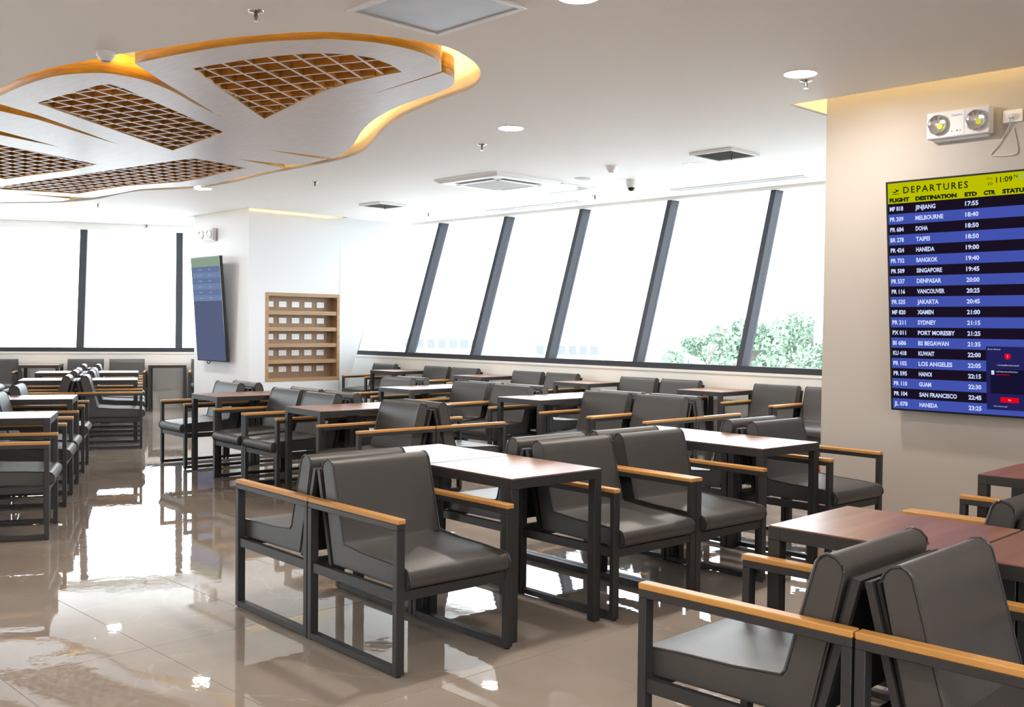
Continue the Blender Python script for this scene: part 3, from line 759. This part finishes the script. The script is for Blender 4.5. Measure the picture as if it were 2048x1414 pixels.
for (u, v), lb in (((211, 104), 'white smoke detector beside the flower panel'), ((1223, 333), 'white smoke detector near the dome camera')):
    p = atz(u, v, HC); t = thing('smoke_detector', lb, 'smoke detector', (p.x, p.y, HC), 0, 'smoke detectors')
    obj('base', lathe('base', [(0, 0), (.055, 0), (.055, -.022), (.050, -.03), (0, -.03)], 24), 'whiteplastic', t)
    obj('sensor', lathe('sensor', [(.048, -.03), (.040, -.045), (.026, -.058), (0, -.060)], 24), 'whiteplastic', t); obj('sensor_gap', lathe('sensor_gap', [(.030, -.0565), (.024, -.0605), (0, -.0615)], 24), 'grille', t)
p = atz(1263, 360, HC); t = thing('dome_camera', 'white ceiling dome camera with dark lens', 'camera', (p.x, p.y, HC))
obj('housing', lathe('housing', [(0, 0), (.062, 0), (.062, -.035), (.055, -.075), (.045, -.085), (0, -.085)], 24), 'whiteplastic', t)
obj('dome', lathe('dome', [(.042, -.083), (.040, -.10), (.028, -.118), (.012, -.125), (0, -.126)], 24), 'glassdark', t)
p = Vector((-2.105, -1.225)); t = thing('ceiling_speaker', 'round white ceiling speaker beside air conditioner cassette', 'speaker', (p.x, p.y, HC))
obj('rim', lathe('rim', [(.085, -.006), (.098, -.008), (.105, 0), (.085, 0)], 28), 'whiteplastic', t); obj('grille', lathe('grille', [(0, -.007), (.086, -.005), (.086, 0)], 28), 'grille', t)

def frame_boxes(x, y, wi, z0, z1): return [(-x, x, -y, -y + wi, z0, z1), (-x, x, y - wi, y, z0, z1), (-x, -x + wi, -y + wi, y - wi, z0, z1), (x - wi, x, -y + wi, y - wi, z0, z1)]
# air conditioner cassette
t = thing('ceiling_air_conditioner', 'white four way ceiling air conditioner cassette', 'air conditioner', (-2.93, -1.74, HC))
bm = bmesh.new()
r0, r1 = .52, .47
for a, b in (((r0, -.0), (r0, -.012)), ((r0, -.012), (r1, -.042)), ((r1, -.042), (.40, -.045))):
    c0 = [(sx * a[0], sy * a[0], a[1]) for sx, sy in ((-1, -1), (1, -1), (1, 1), (-1, 1))]; c1 = [(sx * b[0], sy * b[0], b[1]) for sx, sy in ((-1, -1), (1, -1), (1, 1), (-1, 1))]
    for i in range(4): bm.faces.new([bm.verts.new(q) for q in (c0[i], c0[(i + 1) % 4], c1[(i + 1) % 4], c1[i])])
bmesh.ops.remove_doubles(bm, verts=bm.verts[:], dist=1e-5)
obj('panel', mesh_of(bm, 'panel'), 'whiteplastic', t)
obj('cover', box('cover', -.40, .40, -.40, .40, -.046, -.004), 'whiteplastic', t)
obj('intake_grille', box('intake_grille', -.27, .27, -.27, .27, -.056, -.040, .004), 'grille', t)
for k in range(4):
    o = obj('air_slot', box('air_slot', -.30, .30, -.395, -.350, -.0485, -.040), 'darkgap', t, (0, 0, 0), (0, 0, k * PI / 2))
    obj('louver', box('louver', -.29, .29, -.355, -.30, -.060, -.054, .002), 'whiteplastic', t, (0, 0, 0), (0, 0, k * PI / 2))
# access panels
def access(label, x0, x1, y0, y1, mat, drop):
    t = thing('access_panel', label, 'access panel', ((x0 + x1) / 2, (y0 + y1) / 2, HC))
    hx_, hy_ = (x1 - x0) / 2, (y1 - y0) / 2
    obj('frame', boxes('frame', frame_boxes(hx_, hy_, .028, -drop, .0), .002), 'whiteplastic', t)
    obj('door', box('door', -hx_ + .032, hx_ - .032, -hy_ + .032, hy_ - .032, -drop * .55, -.001), mat, t)
access('glossy white access panel beside air conditioner cassette', -3.25, -2.5, -1.12, -.56, 'gloss', .010)
access('brushed metal access panel at top edge of ceiling', 1.10, 1.82, -6.64, -6.02, 'galv', .016)
# square vents with slats
def vent(label, cx, cy, half):
    t = thing('square_vent', label, 'air vent', (cx, cy, HC), 0, 'square ceiling vents')
    obj('frame', boxes('frame', frame_boxes(half, half, .022, -.028, 0), .002), 'whiteplastic', t)
    obj('backing', box('backing', -half + .022, half - .022, -half + .022, half - .022, -.004, -.001), 'grille', t)
    n = 11; me = box('slat', -half + .024, half - .024, -.013, .013, -.001, .001)
    for k in range(n): obj('slat', me, 'slotgrey', t, (0, -half + .035 + k * (2 * half - .07) / (n - 1), -.016), (rd(35), 0, 0))
    obj('damper_lever', tube('damper_lever', [(half * .5, -half * .2, -.02), (half * .55, -half * .3, -.085)], .004), 'steel', t)
vent('square slatted vent beside round light near windows', -.005, -1.585, .235)
vent('square slatted vent beside the niche pillar top', -5.81, -1.20, .235)
def slot(label, p, rz, L):
    t = thing('slot_vent', label, 'air vent', (p.x, p.y, HC), rz, 'linear slot vents')
    obj('frame', boxes('frame', frame_boxes(L / 2, .075, .018, -.012, 0), .002), 'whiteplastic', t)
    obj('backing', box('backing', -L / 2 + .018, L / 2 - .018, -.057, .057, -.003, -.001), 'slotgrey', t)
    for y in (-.028, 0, .028): obj('blade', box('blade', -L / 2 + .018, L / 2 - .018, y - .004, y + .004, -.010, -.003), 'whiteplastic', t)
slot('long slot vent above window nearest the cream pillar', Vector((-1.05, .20)), 0, 1.78); slot('long slot vent above windows nearer the niche pillar', Vector((-4.38, .28)), 0, 1.78)
lw_r = math.atan2(ad.y, ad.x)
slot('slot vent above far left window, leftmost', LW(-2.3, -.30), lw_r, 1.6); slot('slot vent above far left window beside pillar', LW(.1, -.30), lw_r, 1.6)

# ------------------------------------------------------------------ outdoors
g_ = obj('outdoor_ground', box('ground', -90, 90, 1.5, 160, -7.2, -7.0), 'concrete'); g_['kind'] = 'structure'
def leaf_tree(name, label, p, base, top, rad, n, seed):
    rnd = random.Random(seed)
    t = thing(name, label, 'tree', (p.x, p.y, base), 0, 'trees outside the windows')
    H = top - base
    bm = bmesh.new()
    m = tube('trunk', [(0, 0, 0), (.1, .05, H * .35), (0, .1, H * .7), (.1, 0, H * .95)], .16, 7); bm.from_mesh(m)
    for k in range(9):
        a = rnd.uniform(0, 2 * PI); z = H * rnd.uniform(.4, .75); l = rad * rnd.uniform(.5, .9)
        m = tube('limb', [(0, 0, z), (l * .5 * math.cos(a), l * .5 * math.sin(a), z + .5), (l * math.cos(a), l * math.sin(a), z + H * .16)], .05, 5); bm.from_mesh(m)
    obj('trunk', mesh_of(bm, 'trunk', True), 'bark', t)
    verts = []; faces = []
    blobs = [(Vector((rnd.uniform(-.8, .8) * rad, rnd.uniform(-.8, .8) * rad, H * .76 + rnd.uniform(-.26, .20) * H)), rad * rnd.uniform(.22, .42)) for _ in range(34)]
    for k in range(n):
        c, r = rnd.choice(blobs)
        d = Vector((rnd.gauss(0, 1), rnd.gauss(0, 1), rnd.gauss(0, .8))).normalized() * r * rnd.uniform(.55, 1.0)
        q = c + d; s = rnd.uniform(.05, .11)
        a = Vector((rnd.gauss(0, 1), rnd.gauss(0, 1), rnd.gauss(0, 1))).normalized(); b = a.orthogonal().normalized()
        i = len(verts); verts += [q - a * s, q + b * s * .5, q + a * s, q - b * s * .5]; faces.append((i, i + 1, i + 2, i + 3))
    me = bpy.data.meshes.new('foliage'); me.from_pydata(verts, [], faces)
    o = obj('foliage', me, 'leaf', t); o['kind'] = 'stuff'
def survey(u, d):
    r = ray(u, 650); return plan(r.x / r.y * d, d)
leaf_tree('leafy_tree', 'pale leafy tree outside, left of the last mullion', survey(1420, 30), -7, 1.35, 1.25, 9000, 3)
leaf_tree('leafy_tree', 'taller leafy tree outside, behind the last mullion', survey(1505, 24), -7, 1.80, .85, 7000, 5)
leaf_tree('leafy_tree', 'leafy tree outside at cream pillar edge', survey(1615, 36), -7, 2.0, 1.6, 12000, 8)
def far_building(label, u, d, wd, top, nwin, zwin):
    p = survey(u, d); rz = math.atan2(f2.y, f2.x) - PI / 2
    t = thing('far_building', label, 'building', (p.x, p.y, -7), rz)
    obj('walls', box('walls', -wd / 2, wd / 2, 0, 10, 0, top + 7), 'farwall', t)
    me = box('window', -.42 * wd / nwin, .28 * wd / nwin, -.08, .0, -.35, .35)
    for k in range(nwin): obj('window', me, 'farwindow', t, (-wd / 2 + (k + .55) * wd / nwin, 0, zwin + 7))
far_building('pale far building with window strip seen through left of slanted windows', 885, 80, 6, .75, 7, .0)
far_building('pale far building seen through middle slanted window', 1135, 80, 5, .6, 6, -.4)
far_building('pale far building low behind far left window', 330, 90, 9, -.9, 8, -1.5)
